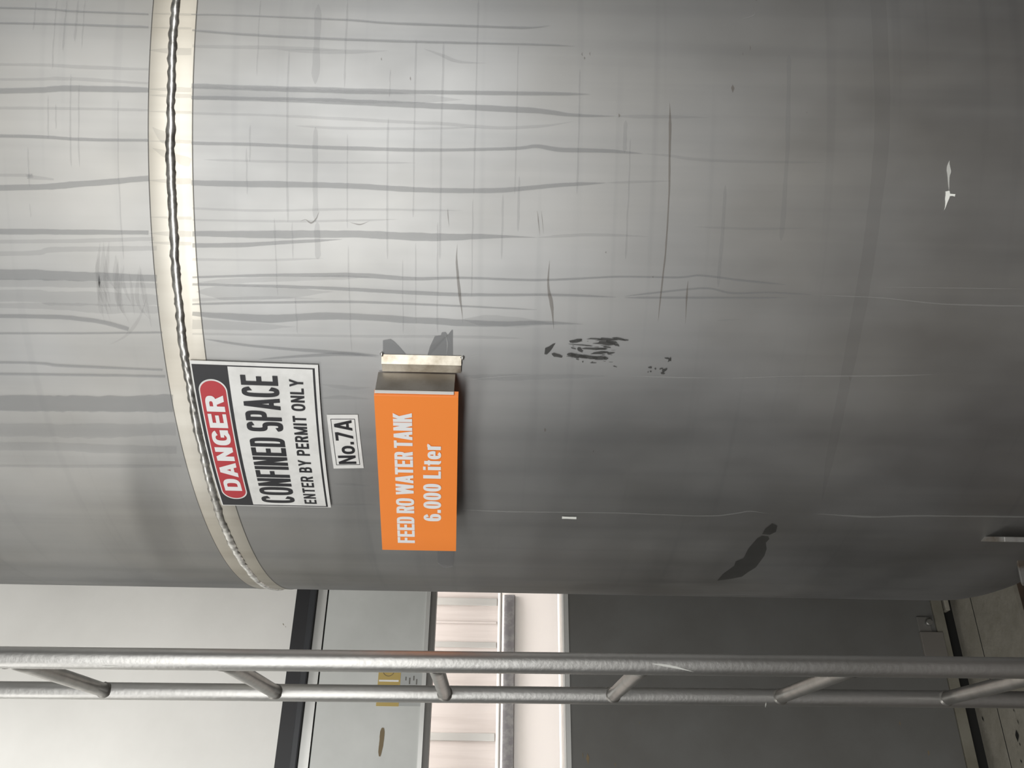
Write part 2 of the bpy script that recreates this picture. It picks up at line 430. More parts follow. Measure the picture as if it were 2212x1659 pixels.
tpart(lathe('shell', [(TR, ZB + (ZT - ZB) * i / 24) for i in range(25)], M['tank'], 900))
HH = 0.40
tpart(lathe('bottom_head', [(TR * math.cos(a), ZB - HH * math.sin(a)) for a in [math.pi / 2 * (1 - (i / 28)) for i in range(29)]][::1], M['tank'], 900))
tpart(lathe('top_head', [(TR * math.cos(a), ZT + 0.2 * math.sin(a)) for a in [math.pi / 2 * i / 20 for i in range(21)]], M['tank']))
# ground band and weld bead
ZR = EYE + 0.4484
bw_ = 0.0285
tpart(lathe('weld_band', [(TR + 0.0001, ZR - bw_ - .002), (TR + 0.0006, ZR - bw_), (TR + 0.0006, ZR - 0.004), (TR + 0.0006, ZR + 0.004), (TR + 0.0006, ZR + bw_), (TR + 0.0001, ZR + bw_ + .002)], M['band'], 360))
for z_ in (ZR - bw_ - .0012, ZR + bw_ + .0012):
    tpart(lathe('band_edge', [(TR + 0.0003, z_ - .0009), (TR + 0.0008, z_), (TR + 0.0003, z_ + .0009)], M['edge'], 360))
def bead(name, z0, r0, seg=1500, prof=10):
    rnd = random.Random(3); V = []; Fc = []
    wz = [0.0] * seg; wr = [0.0] * seg
    a = b = 0.0
    for k in range(seg):
        a = 0.93 * a + rnd.uniform(-1, 1) * 0.0005; wz[k] = a
        b = 0.72 * b + rnd.uniform(-1, 1) * 0.42; wr[k] = b
    for k in range(60):
        f = k / 60; wz[seg - 60 + k] = wz[seg - 60 + k] * (1 - f) + wz[0] * f
    for k in range(seg):
        t = 2 * math.pi * k / seg
        rip = 1 + 0.20 * wr[k] + 0.08 * math.sin(k * 1.1 + 2.5 * math.sin(k * .05))
        for j in range(prof):
            p = 2 * math.pi * j / prof
            rr = TR + r0 * 0.56 * rip * math.cos(p); zz = z0 + wz[k] + r0 * rip * math.sin(p)
            V.append((TC.x + rr * math.cos(t), TC.y + rr * math.sin(t), zz))
    for k in range(seg):
        k2 = (k + 1) % seg
        for j in range(prof):
            j2 = (j + 1) % prof
            Fc.append((k * prof + j, k * prof + j2, k2 * prof + j2, k2 * prof + j))
    return mesh(name, V, Fc, M['bead'], None, True)
tpart(bead('weld_bead', ZR, 0.0064))

# legs: angle profiles welded to the foot of the shell
def at(px, py, Y):
    d = ray(px, py); return CAM + d * (Y / d.dot(FW))
def leg(rot):
    root = empty('leg')
    R_ = Matrix.Translation((TC.x, TC.y, 0)) @ Matrix.Rotation(rot, 4, 'Z') @ Matrix.Translation((-TC.x, -TC.y, 0))
    def plate_(name, a, b, thick, ztops, m, zb_=-0.014):
        """upright plate standing on the plan line a-b"""
        a, b = Vector((a.x, a.y, 0)), Vector((b.x, b.y, 0)); d = (b - a).normalized(); n = Vector((-d.y, d.x, 0)) * thick / 2
        bm = bmesh.new(); v = []
        for p, zt_ in ((a, ztops[0]), (b, ztops[1])):
            for sgn in (-1, 1):
                for z in (zb_, zt_):
                    q = p + n * sgn; v.append(bm.verts.new(R_ @ Vector((q.x, q.y, z))))
        for f in ((0, 1, 3, 2), (4, 6, 7, 5), (0, 4, 5, 1), (2, 3, 7, 6), (0, 2, 6, 4), (1, 5, 7, 3)): bm.faces.new([v[i] for i in f])
        bmesh.ops.bevel(bm, geom=list(bm.edges), offset=0.001, segments=1, affect='EDGES')
        return from_bm(name, bm, m, root)
    pa = at(2170, 1165, 1.45); pb = at(2170, 1165, 1.56)
    plate_('flange', pa, pb, 0.0085, (pa.z, pa.z + 0.012), M['legmetal'])
    q0 = at(2188, 1176, 1.545); q1 = at(2207, 1263, 1.60)
    plate_('flange', q0, q1, 0.007, (q0.z, q1.z), M['legmetal'])
    m0 = at(2188, 1215, 1.50); c0 = Vector((m0.x, m0.y, 0))
    plate_('foot_plate', c0 + Vector((-.09, .01, 0)), c0 + Vector((.07, .01, 0)), 0.15, (-0.004, -0.004), M['legmetal'])
    return root
for k in range(4):
    lg = leg(k * math.pi / 2)
    lg.parent = tank; lg.matrix_parent_inverse = Matrix.Translation(tank.location).inverted()

# ------------------------------------------------------------------ marks on the tank
W0 = -720        # marks run on above the frame
def T(x, y, off): return on_tank(x, y, off)
st = Ribbons(0.0011)
streaks = [
 [(W0,8,4),(0,17,4),(167,25,4),(318,31,4)], [(418,32,3),(500,33,3),(740,43,4),(840,50,5),(1024,57,5),(1141,60,5),(1190,55,3)],
 [(W0,44,4),(0,50,4),(268,57,5),(318,59,4)], [(420,66,4),(568,77,5),(740,85,5),(890,90,5),(1141,96,4),(1242,100,3)],
 [(W0,205,8),(0,197,12),(150,191,13),(318,195,11)], [(418,186,10),(740,196,12),(907,199,9),(1141,202,8),(1275,204,5)],
 [(418,211,8),(560,214,9),(740,220,12),(941,229,12),(1141,238,12),(1242,249,7),(1330,251,5)],
 [(W0,292,6),(0,294,7),(167,301,7),(318,303,6)], [(418,309,7),(568,313,7),(740,320,8),(941,324,7),(1108,321,7),(1158,316,8),(1208,323,9),(1309,326,8),(1390,332,6)],
 [(W0,410,12),(0,406,13),(167,398,14),(318,385,12)], [(418,395,11),(568,398,14),(740,401,12),(907,410,11),(1074,411,10),(1208,400,9),(1309,395,7)],
 [(W0,498,8),(0,500,12),(160,501,11),(318,502,9)], [(420,505,11),(587,507,16),(754,506,16),(922,512,17),(1030,511,11),(1089,511,6),(1160,513,5)],
 [(420,530,9),(520,529,10),(620,523,8),(740,517,5)],
 [(420,599,4),(621,594,7),(788,595,10),(888,602,8),(1000,600,5),(1166,605,5),(1332,598,4),(1464,599,4),(1514,595,4),(1597,605,4),(1700,615,4)],
 [(420,614,5),(621,619,6),(754,625,7),(955,635,8),(1060,637,6),(1199,637,5),(1332,642,4)],
 [(1348,640,3),(1464,627,4),(1530,623,4),(1580,633,4),(1663,632,3),(1760,637,3)], [(1348,643,4),(1500,643,4),(1700,643,3)],
 [(420,657,4),(554,654,5),(754,652,5),(989,661,4),(1160,669,3)],
 [(420,677,9),(570,688,18),(721,682,15),(888,691,14),(1055,700,13),(1160,697,8),(1260,700,4)],
 [(440,732,4),(554,748,5),(721,761,7),(821,768,7)],
 [(560,776,4),(640,770,5),(740,765,8),(820,771,4)],
 [(W0,590,20),(0,593,22),(120,596,20),(336,601,14)], [(W0,683,6),(0,683,8),(186,690,9),(278,711,8)],
 [(W0,720,4),(0,720,4),(150,720,4),(348,718,4)], [(W0,783,5),(0,783,5),(139,790,6),(348,799,4)], [(W0,806,5),(0,808,5),(357,813,5)],
 [(W0,872,30),(0,871,32),(180,872,34),(374,871,36)],
]
def meet(s):
    s = list(s)
    if s[0][0] == 0: s = [(W0, s[0][1] + random.uniform(-6, 6), s[0][2])] + s
    if s[0][0] in (418, 420): s[0] = (s[0][0] - 4,) + s[0][1:]
    if 316 <= s[-1][0] <= 348: s[-1] = (s[-1][0] + 3,) + s[-1][1:]
    return s
for s in streaks: st.add(meet(s), T, 8, 0.07, (s[0][0] not in (W0, 418, 420), s[-1][0] > 420))
tpart(tag(st.build('water_streaks', M['streak'], None), 'dark water streaks', kind='stuff'))
st = Ribbons(0.0008)
soft = [
 [(418,200,26),(560,203,26),(740,208,26),(900,213,20),(1000,216,8)],
 [(W0,233,5),(0,233,6),(318,238,6)], [(418,245,5),(600,250,5),(740,257,6),(941,267,7),(1074,276,7),(1175,272,6),(1242,262,3)], [(640,272,5),(740,277,6),(900,278,5),(1040,275,4)],
 [(0,378,6),(60,382,9),(117,388,4)], [(1390,332,6),(1442,336,6),(1500,344,6),(1620,349,5),(1780,351,4)], [(1309,395,6),(1450,391,5)],
 [(1160,513,6),(1275,507,6),(1400,511,5)], [(1330,251,8),(1476,253,7),(1530,254,4)],
 [(425,630,28),(520,632,32),(620,633,22),(720,630,8)], [(430,610,10),(600,603,10),(800,598,8)],
 [(420,648,6),(560,643,6),(700,646,5)], [(420,700,20),(520,704,18),(640,706,6)],
 [(W0,545,6),(0,548,9),(120,540,12),(336,536,10)], [(W0,520,6),(0,522,8),(330,516,8)], [(0,612,18),(160,613,16),(338,617,10)], [(0,640,26),(120,645,30),(340,648,22)],
 [(0,660,10),(200,665,20),(342,668,16)], [(W0,925,24),(0,927,26),(190,931,28),(380,927,26)], [(W0,964,12),(0,964,16),(210,968,18),(382,972,16)], [(0,1006,5),(200,1007,7),(392,1006,5)],
 [(0,172,5),(140,170,7),(318,180,5)], [(0,140,6),(200,146,8),(318,150,5)], [(420,100,6),(560,103,8),(740,108,5)], [(420,560,6),(560,562,5),(700,558,4)],
 [(420,721,4),(754,726,5),(989,727,6),(1130,731,4)], [(420,450,5),(560,455,5),(760,452,5),(1000,455,4)], [(420,475,4),(640,478,5),(860,474,4)], [(440,345,4),(640,350,5),(900,352,4)],
 [(916,106,8),(950,118,9),(985,132,9),(1020,136,8),(1053,137,5)],
 [(600,108,6),(720,112,10),(840,110,5)], [(690,860,12),(740,858,12),(800,862,10)],[(690,830,8),(760,838,10),(805,836,8)],[(680,940,5),(705,945,6)],
 [(1000,812,12),(1100,815,12),(1220,813,9),(1320,812,5)], [(1000,690,20),(1090,694,22),(1200,700,10)],
 [(720,1045,10),(800,1050,10)], [(560,1090,6),(820,1090,6)], [(1548,692,8),(1600,690,6)], [(1500,490,4),(1620,494,5),(1740,493,4)],
]
soft += [[(322, y - 1, w_), (370, y, w_ * 1.1), (414, y + 1, w_)] for y, w_ in ((31, 5), (61, 5), (110, 16), (194, 10), (207, 8), (242, 6), (306, 7), (391, 12), (470, 6), (505, 12), (525, 8))]
soft += [[(330, 275, 30), (348, 292, 60), (364, 300, 40)], [(330, 320, 20), (350, 330, 40), (364, 338, 20)], [(372, 330, 30), (392, 345, 50), (412, 352, 24)]]
for s in soft: st.add(meet(s), T, 9, 0.10, (s[0][0] not in (W0, 0, 418, 420), s[-1][0] > 425))
# marks that run round the shell
around = [(75,5,66,3),(117,0,150,3),(140,0,110,4),(165,0,90,5),(180,0,105,3),(62,318,405,3),(66,440,470,2),(104,205,300,3),(121,225,280,3),(152,160,360,4),(170,180,360,3),(257,215,560,3),
 (558,0,165,3),(620,110,480,5),(684,10,182,16),(681,275,480,13),(686,480,560,14),(596,470,640,3),(747,0,190,4),(750,290,495,3),(755,530,760,3),(632,480,560,3),(640,640,720,3),
 (842,150,210,3),(837,255,560,4),(895,85,470,4),(945,480,720,4),(953,92,560,5),(898,525,700,3),(1028,0,420,4),(1116,100,420,3),(1120,380,500,6),(1350,260,330,8),(540,270,350,4),(533,320,420,4),
 (870,560,720,3),(1020,430,640,3),(1085,420,560,5),(1357,300,560,4),(1560,400,620,8),(1700,120,520,10),(1250,150,420,4)]
for x, y0, y1, wd in around:
    th, z = tank_tz(x, (y0 + y1) / 2); n = 8; pts = []
    for i in range(n + 1):
        y = y0 + (y1 - y0) * i / n
        # follow constant height: adjust x for this y
        xx = x
        for _ in range(4):
            zz = tank_tz(xx, y)[1]; xx += (zz - z) * 1300
        pts.append((xx + random.uniform(-.6, .6), y, wd * random.uniform(.7, 1.1)))
    st.add(pts, T, 8, 0.06, (1, 1), (2, 2))
tpart(tag(st.build('faint_streaks', M['streak_soft'], None), 'faint grey runs and rolling marks', kind='stuff'))

sm = Ribbons(0.00075)
sm.add([(1890,-80,34),(1897,0,34),(1905,250,34),(1893,420,30),(1868,600,30),(1838,760,26),(1800,950,20),(1775,1080,12)], T, 12, 0.04, (0, 1))
tpart(sm.build('weld_seam', M['smoke'], None))

# hand smear beside the weld
sm = Ribbons(0.0009)
rs = random.Random(11)
for k in range(16):
    x = 205 + rs.random() * 100; y = 500 + rs.random() * 90
    sm.add([(x, y, 5 + rs.random() * 9), (x - 6 + rs.random() * 16, y + 40 + rs.random() * 40, 6 + rs.random() * 10), (x + rs.random() * 30, y + 90 + rs.random() * 70, 4)], T, 8, 0.2)
sm.add([(318,640,4),(300,690,7),(272,725,9),(235,745,6)], T, 8, 0.15)
tpart(tag(sm.build('hand_smear', M['smoke'], None), kind='stuff'))

br = Ribbons(0.0012)
br.add([(988,527,2),(986,560,4),(989,600,5),(993,640,6),(997,668,4),(1000,698,2)], T, 6, .15)
br.add([(1187,562,3),(1184,615,4),(1191,658,7),(1196,711,4)], T, 6, .15)
br.add([(1446,222,3),(1447,260,6),(1446,330,4),(1445,416,3),(1438,536,3),(1431,599,3),(1421,695,3)], T, 7, .15)
br.add([(1486,606,6),(1484,625,5),(1482,660,3),(1480,700,2)], T, 6, .15)
br.add([(1160,455,3),(1162,470,4),(1166,510,2)], T, 6, .2); br.add([(1169,455,2),(1174,505,2)], T, 6, .2)
br.add([(967,450,4),(968,470,4),(970,490,3)], T, 6, .2)
br.add([(650,478,5),(660,474,3),(672,482,4),(683,472,3),(690,455,3)], T, 4, .2); br.add([(756,480,3),(778,485,4),(800,476,3)], T, 5, .2)
for x, y, a, b in ((1258,118,8,8),(1262,126,14,5),(1275,117,6,8),(1605,118,4,7),(1620,105,4,12),(1632,1,8,5),(1582,192,14,18),(1743,244,3,5),(1336,250,14,8),(1836,816,3,14),(1310,545,9,4),(1411,598,9,4),(1230,1022,0,0),(1177,928,14,9),(1283,974,5,5),(1095,1052,0,0),(825,128,10,6),(887,170,10,8)):
    if a: br.add([(x, y - b / 2, a * .5), (x + rs.uniform(-2, 2), y, a), (x, y + b / 2, a * .5)], T, 2, .2)
br.add([(1590,1210,3),(1596,1212,6)], T, 3)
tpart(tag(br.build('brown_scratches', M['brown_film'], None), 'thin brownish scratches and specks', kind='stuff'))

fl = Ribbons(0.0012)
rf = random.Random(5)
def blob(x, y, lx, ly, tilt=0.0):
    n = 9; pts = []
    for i in range(n):
        a = 2 * math.pi * i / n; k = rf.uniform(.6, 1.15)
        u, v = math.cos(a) * lx / 2 * k, math.sin(a) * ly / 2 * k
        pts.append((x + u, y + v + tilt * u))
    fl.poly(pts, T)
Z7 = lambda x, y: (1000 + x / 3.016, 350 + y / 3.016)
for x, y, lx, ly, t in ((735,1163,75,20,-.1),(610,1257,72,26,.15),(860,1150,110,9,0),(940,1155,120,16,.05),(1020,1150,90,14,.18),(1060,1158,50,7,.1),(930,1180,150,22,.05),(960,1172,80,20,.1),(760,1190,140,6,.08),(850,1215,160,12,0),(760,1222,46,24,.3),(720,1212,40,7,.2),(900,1217,70,10,0),(890,1243,110,16,-.05),(960,1243,50,12,-.1),(700,1252,60,18,.1),(760,1262,110,18,.2),(820,1268,120,22,.1),(890,1275,90,22,.05),(930,1276,30,16,.2),(730,1268,60,10,.2),(850,1306,40,6,0),(990,1330,30,6,.3),(780,1300,10,10,0),(1000,1190,40,16,.2),(940,1205,60,8,.1),(745,1284,20,6,.2),(1330,1278,36,12,.2),(1345,1290,22,14,-.6),(1352,1282,8,26,0),(1220,1336,26,12,0),(1252,1345,10,12,0),(1222,1362,12,10,0),(1205,1366,8,6,0),(1290,1345,24,8,-.2),(1305,1358,22,26,-.3),(1322,1350,16,16,-.5),(1300,1375,34,10,.2)):
    blob(*Z7(x, y), 1.12 * lx / 3.016, 1.3 * ly / 3.016, t)
fl.poly([Z7(*p) for p in ((530,1250),(535,1210),(560,1200),(585,1183),(603,1178),(580,1215),(565,1235),(545,1253))], T)
for k in range(26):
    x = rf.uniform(690, 1010); y = rf.uniform(1145, 1310); blob(*Z7(x, y), rf.uniform(8, 50) / 3, rf.uniform(2, 6) / 3, rf.uniform(-.1, .2))
tpart(tag(fl.build('black_residue_flakes', M['flake'], None), 'torn black residue flakes', kind='stuff'))

tp = Ribbons(0.0012)
tp.poly([(827,735),(843,732),(851,737),(861,747),(876,764),(877,772),(827,772)], T)
tp.poly([(924,772),(924,764),(929,747),(939,726),(952,724),(954,718),(962,717),(967,723),(976,712),(978,713),(978,772)], T)
tp.poly([(946,1186),(982,1188),(978,1222),(960,1226),(945,1215)], T)
tpart(tag(tp.build('tape_residue', M['tape'], None), 'grey tape residue behind the sign bracket', kind='stuff'))

wt = Ribbons(0.0011)
Z6 = lambda x, y: (980 + x / 2.989, 850 + y / 2.989)
wt.poly([Z6(*p) for p in ((2055,835),(2090,850),(2080,890),(2040,910),(1990,905),(2010,870))], T)
wt.poly([Z6(*p) for p in ((2030,920),(2038,935),(2015,960),(2020,1000),(2005,1045),(1950,1120),(1900,1150),(1860,1180),(1780,1196),(1700,1205),(1740,1160),(1810,1110),(1820,1080),(1870,1060),(1900,1000),(1960,930),(1990,915))], T)
tpart(tag(wt.build('dark_stain', M['wet'], None), 'dark smear stain', kind='stuff'))

sc = Ribbons(0.0013)
sc.add([(1365,811,1.5),(1450,814,2.5),(1560,816,1.5)], T, 10, .2); sc.add([(1000,820,1.5),(1090,812,2),(1180,808,1)], T, 10, .2)
sc.add([(1560,817,1),(1700,812,1.6),(1905,811,3),(2019,808,1.5)], T, 10, .2)
sc.add([(1772,637,1.5),(1900,643,2),(2038,656,3),(2212,661,2.5),(2300,664,2)], T, 10, .2)
sc.add([(1900,620,1),(2080,622,1.5),(2212,624,1.5)], T, 10, .2)
sc.add([(997,1099,2),(1114,1104,2),(1315,1106,1.5),(1515,1113,2),(1582,1109,2.5),(1616,1103,3.5),(1640,1105,3),(1666,1109,1.5)], T, 10, .2)
sc.add([(1760,1108,2),(1804,1111,3),(1880,1115,3.5),(2000,1113,3),(2212,1115,3),(2300,1116,2)], T, 10, .2)
sc.add([(1626,15,2),(1630,32,2.5),(1610,40,2.5),(1594,44,2)], T, 6, .2)
sc.add([(1006,772,1.5),(1045,764,1.5)], T, 6, .2); sc.add([(808,752,1),(826,758,2)], T, 6, .2)
sc.add([(962,722,2),(966,738,3),(966,752,3),(964,766,2)], T, 4, .2); sc.add([(969,728,1.5),(974,742,1.5)], T, 4, .2)
tpart(tag(sc.build('pale_scratches', M['scratch'], None), 'fine pale scratches', kind='stuff'))
pt = Ribbons(0.0014)
pt.add([(1214,1116.5,5),(1228,1117,4.6),(1245,1117.5,5)], T, 3, .04, (0, 0))
tpart(pt.build('white_dash', M['paint_white'], None)); pt = Ribbons(0.0014)
pt.add([(2045,413,9),(2046,420,10),(2044,432,9),(2041,447,6),(2038,455,2)], T, 3, .1, (0, 1)); pass; pt.add([(2047,421,7),(2055,421,5),(2062,422,6)], T, 2, .1, (0, 0))
tpart(pt.build('white_paint_mark', M['paint_white'], None))
pt = Ribbons(0.0013)
pt.add([(2050,347,4),(2048,358,10),(2049,372,9),(2048,385,4),(2049,412,4)], T, 3, .1); pass
tpart(pt.build('thin_paint_mark', M['paint_thin'], None))

# ------------------------------------------------------------------ lettering
def glyph(ch, w, sv, sh, n):
    """one heavy letter of height 1 as overlapping flat pieces; w width, sv stem, sh bar, n roundness of the bowls"""
    P = []
    def rect(x0, y0, x1, y1): P.append([(x0, y0), (x1, y0), (x1, y1), (x0, y1)])
    def quad(*p): P.append(list(p))
    def arc(x0, y0, x1, y1, a0, a1, v=sv, h=sh, seg=28):
        cx, cy = (x0 + x1) / 2, (y0 + y1) / 2; rx, ry = (x1 - x0) / 2, (y1 - y0) / 2
        def pt(rx, ry, a):
            c, s_ = math.cos(math.radians(a)), math.sin(math.radians(a))
            return (cx + rx * math.copysign(abs(c) ** (2 / n), c), cy + ry * math.copysign(abs(s_) ** (2 / n), s_))
        for i in range(seg):
            a, b = a0 + (a1 - a0) * i / seg, a0 + (a1 - a0) * (i + 1) / seg
            P.append([pt(rx, ry, a), pt(rx, ry, b), pt(rx - v, ry - h, b), pt(rx - v, ry - h, a)])
    def diag(xa, ya, xb, yb, t=sv): quad((xa, ya), (xa + t, ya), (xb + t, yb), (xb, yb))
    c = ch
    if c in 'EFLKIBDPRNM': rect(0, 0, sv, 1)
    if c in 'EF': rect(0, 1 - sh, w, 1); rect(0, .5 - sh / 2 + .01, w * .9, .5 + sh / 2 + .01)
    if c in 'EL': rect(0, 0, w, sh)
    if c == 'T': rect(0, 1 - sh, w, 1); rect(w / 2 - sv / 2, 0, w / 2 + sv / 2, 1)
    if c in 'O0': arc(0, -.01, w, 1.01, 0, 360, seg=48)
    if c == 'C': arc(0, -.01, w, 1.01, 28, 332, seg=44)
    if c == 'G': arc(0, -.01, w, 1.01, 28, 320, seg=44); rect(w - sv, .06, w, .52); rect(w * .52, .52 - sh, w, .52)
    if c == 'D': rect(0, 0, w / 2, sh); rect(0, 1 - sh, w / 2, 1); arc(0, 0, w, 1, -90, 90)
    if c in 'PR':
        y = .41; rect(0, y, w / 2, y + sh); rect(0, 1 - sh, w / 2, 1); arc(0, y, w, 1, -90, 90)
        if c == 'R': quad((w * .40, y + sh * .5), (w * .40 + sv * 1.1, y + sh * .5), (w * 1.04, 0), (w * 1.04 - sv * 1.15, 0))
    if c == 'B':
        for y0, y1, k in ((0, .5 + sh / 2, 1), (.5 - sh / 2, 1, .94)):
            rect(0, y0, w * k / 2, y0 + sh); rect(0, y1 - sh, w * k / 2, y1); arc(0, y0, w * k, y1, -90, 90)
    if c == 'N': rect(w - sv, 0, w, 1); quad((0, 1), (sv * .95, 1), (w, 0), (w - sv * .95, 0))
    if c == 'M':
        rect(w - sv, 0, w, 1); t = sv * .9
        quad((0, 1), (t, 1), (w / 2 + t / 2, 0), (w / 2 - t / 2, 0)); quad((w, 1), (w - t, 1), (w / 2 - t / 2, 0), (w / 2 + t / 2, 0))
    if c == 'A':
        diag(0, 0, w / 2 - sv * .55, 1); quad((w, 0), (w - sv, 0), (w / 2 - sv * .45, 1), (w / 2 + sv * .55, 1)); rect(w * .2, .18, w * .8, .18 + sh * .95)
    if c == 'W':
        t = sv * .92
        for a, b in ((0, w * .25 - t / 2), (w - t, w * .75 - t / 2)): diag(a, 1, b, 0, t)
        for b in (w * .25 - t / 2, w * .75 - t / 2): diag(w / 2 - t / 2, 1, b, 0, t)
    if c == 'Y':
        rect(w / 2 - sv / 2, 0, w / 2 + sv / 2, .46); diag(0, 1, w / 2 - sv / 2, .4); diag(w - sv, 1, w / 2 - sv / 2, .4)
    if c == 'K': quad((sv * .8, .30), (sv * .8, .62), (w - sv * 1.25, 1), (w, 1)); quad((sv * 1.0, .52), (sv * 1.0 + sv * .7, .74), (w * 1.03, 0), (w * 1.03 - sv * 1.25, 0))
    if c == 'S':
        arc(0, .5 - sh / 2, w, 1.01, 18, 270); arc(0, -.01, w, .5 + sh / 2, 90, -162)
    if c == '7': rect(0, 1 - sh, w, 1); quad((w - sv * 1.05, 1 - sh), (w, 1 - sh), (w * .2 + sv, 0), (w * .2, 0))
    if c == '6': arc(0, -.01, w, .64, 0, 360, seg=40); arc(0, -.01, w, 1.01, 30, 200)
    if c == '.': rect(0, 0, sv, sv * 1.05)
    if c == 'o': arc(0, -.01, w, .74, 0, 360, seg=40)
    if c == 'i': rect(0, 0, sv, .73); rect(0, .85, sv, 1)
    if c == 't': rect(w * .22, .1, w * .22 + sv, .93); rect(0, .73 - sh * .9, w, .73); arc(w * .22, -.01, w * 1.35, .5, 180, 285)
    if c == 'e': arc(0, -.01, w, .74, 0, 318, seg=40); rect(sv * .5, .30, w - .01, .30 + sh * .85)
    if c == 'r': rect(0, 0, sv, .73); arc(0, 0, w * 1.5, .755, 165, 62, sv, sh * 1.2)
    return P
GW = {'I': 0, 'W': 1.5, 'M': 1.3, 'A': 1.12, 'T': .95, 'L': .88, 'F': .88, 'E': .92, 'O': 1.08, 'G': 1.06, 'i': 0, '.': 0, 'o': .95, 'e': .95, 't': .62, 'r': .62, '7': .9, '6': .95, '0': .95, 'Y': 1.1, 'K': 1.08}
def put_text(name, body, box, place, off, m, parent, aspect=0.6, sv=0.18, sh=0.16, n=2.4, gap=0.1, space=0.3):
    x = 0.0; pieces = []
    for ch in body:
        if ch == ' ': x += space; continue
        k = GW.get(ch, 1.0); wd = aspect * k if k else sv
        for p in glyph(ch, wd, sv, sh, n): pieces.append([(x + a, b) for a, b in p])
        x += wd + gap
    tot = x - gap; s0, s1, t0, t1 = box; V = []; Fc = []
    for p in pieces:
        b0 = len(V)
        ar = sum(p[i][0] * p[(i + 1) % len(p)][1] - p[(i + 1) % len(p)][0] * p[i][1] for i in range(len(p)))
        if ar < 0: p = p[::-1]
        for a, b in p: V.append(place(s0 + (s1 - s0) * a / tot, t0 + (t1 - t0) * b, off + 6e-7 * b0))
        Fc.append(tuple(range(b0, b0 + len(p))))
    return mesh(name, V, Fc, m, parent)
def sheet(name, box, place, off, m, parent, n=14, thick=0.0003, k=4):
    """thin sheet with thickness following a mapped surface"""
    s0, s1, t0, t1 = box; V = []; Fc = []
    for layer in (off, off - thick):
        for j in range(k + 1):
            for i in range(n + 1):
                V.append(place(s0 + (s1 - s0) * i / n, t0 + (t1 - t0) * j / k, layer))
    A = (n + 1) * (k + 1)
    for j in range(k):
        for i in range(n):
            a = j * (n + 1) + i
            Fc.append((a, a + 1, a + n + 2, a + n + 1)); Fc.append((A + a, A + a + n + 1, A + a + n + 2, A + a + 1))
    rim = [i for i in range(n + 1)] + [j * (n + 1) + n for j in range(1, k + 1)] + [k * (n + 1) + i for i in range(n - 1, -1, -1)] + [j * (n + 1) for j in range(k - 1, 0, -1)]
    for a, b in zip(rim, rim[1:] + rim[:1]): Fc.append((a, A + a, A + b, b))
    return mesh(name, V, Fc, m, parent)
def pill(name, box, ratio, place, off, m, parent, n=16, fill=40):
    """rounded bar; ratio = height / length in metres for round ends"""
    s0, s1, t0, t1 = box; rs_ = (s1 - s0) * ratio / 2; V = []; tm = (t0 + t1) / 2; th = (t1 - t0) / 2
    top = []; bot = []
    for i in range(n + 1):
        a = math.pi / 2 * i / n
        top.append((s0 + rs_ - rs_ * math.cos(a), th * math.sin(a)))
    for i in range(1, fill): top.append((s0 + rs_ + (s1 - s0 - 2 * rs_) * i / fill, th))
    for i in range(n, -1, -1):
        a = math.pi / 2 * i / n
        top.append((s1 - rs_ + rs_ * math.cos(a), th * math.sin(a)))
    Fc = []
    for s, h in top:
        V.append(place(s, tm + h, off)); V.append(place(s, tm - h, off))
    for i in range(len(top) - 1): Fc.append((2 * i + 1, 2 * i + 3, 2 * i + 2, 2 * i))
    return mesh(name, V, Fc, m, parent)
def quad_map(TLp, TRp, BRp, BLp):
    q = [tank_tz(*p) for p in (TLp, TRp, BRp, BLp)]
    def place(s, t, off):          # s: reading direction 0..1, t: 0 bottom .. 1 top
        a = [q[3][i] * (1 - s) + q[2][i] * s for i in (0, 1)]; b = [q[0][i] * (1 - s) + q[1][i] * s for i in (0, 1)]
        return tank_pt(a[0] * (1 - t) + b[0] * t, a[1] * (1 - t) + b[1] * t, off)
    wdt = abs(q[1][0] - q[0][0]) * TR; h = abs(q[0][1] - q[3][1])
    return place, wdt, h, q

# danger sign, stuck on the shell over the weld
pl, dw, dh, q = quad_map((481, 1087), (411, 776), (688, 786), (716, 1092))
print('danger sign', dw, dh, q)
ds = sheet('danger_sign', (0, 1, 0, 1), pl, 0.0042, M['sheet_white'], None, 20, 0.0012)
tag(ds, 'white danger sticker reading CONFINED SPACE with black and red header', 'sign')
B = 0.0042
sheet('header', (0.006, 0.981, 0.71, 0.988), pl, B + .0002, M['ink_black'], ds, 20, 0.0001)
for bx_ in ((0.006, 0.013, 0.03, 0.712), (0.974, 0.981, 0.03, 0.712), (0.006, 0.981, 0.027, 0.044)):
    sheet('border', bx_, pl, B + .0002, M['ink_black'], ds, 20, 0.0001)
rat = 0.208 * dh / (0.83 * dw)
pill('badge_outline', (0.062, 0.898, 0.736, 0.962), rat * 1.05, pl, B + .0004, M['sheet_white'], ds)
pill('badge', (0.071, 0.889, 0.746, 0.952), rat, pl, B + .0006, M['ink_red'], ds)
put_text('lettering', 'DANGER', (0.135, 0.80, 0.775, 0.925), pl, B + .0008, M['white_ink'], ds, 0.74, 0.25, 0.20, 2.6, 0.11)
put_text('lettering', 'CONFINED SPACE', (0.034, 0.930, 0.325, 0.618), pl, B + .0003, M['ink_black'], ds, 0.44, 0.165, 0.135, 3.0, 0.05, 0.24)
put_text('lettering', 'ENTER BY PERMIT ONLY', (0.032, 0.915, 0.125, 0.235), pl, B + .0003, M['ink_black'], ds, 0.60, 0.19, 0.165, 2.5, 0.13, 0.34)

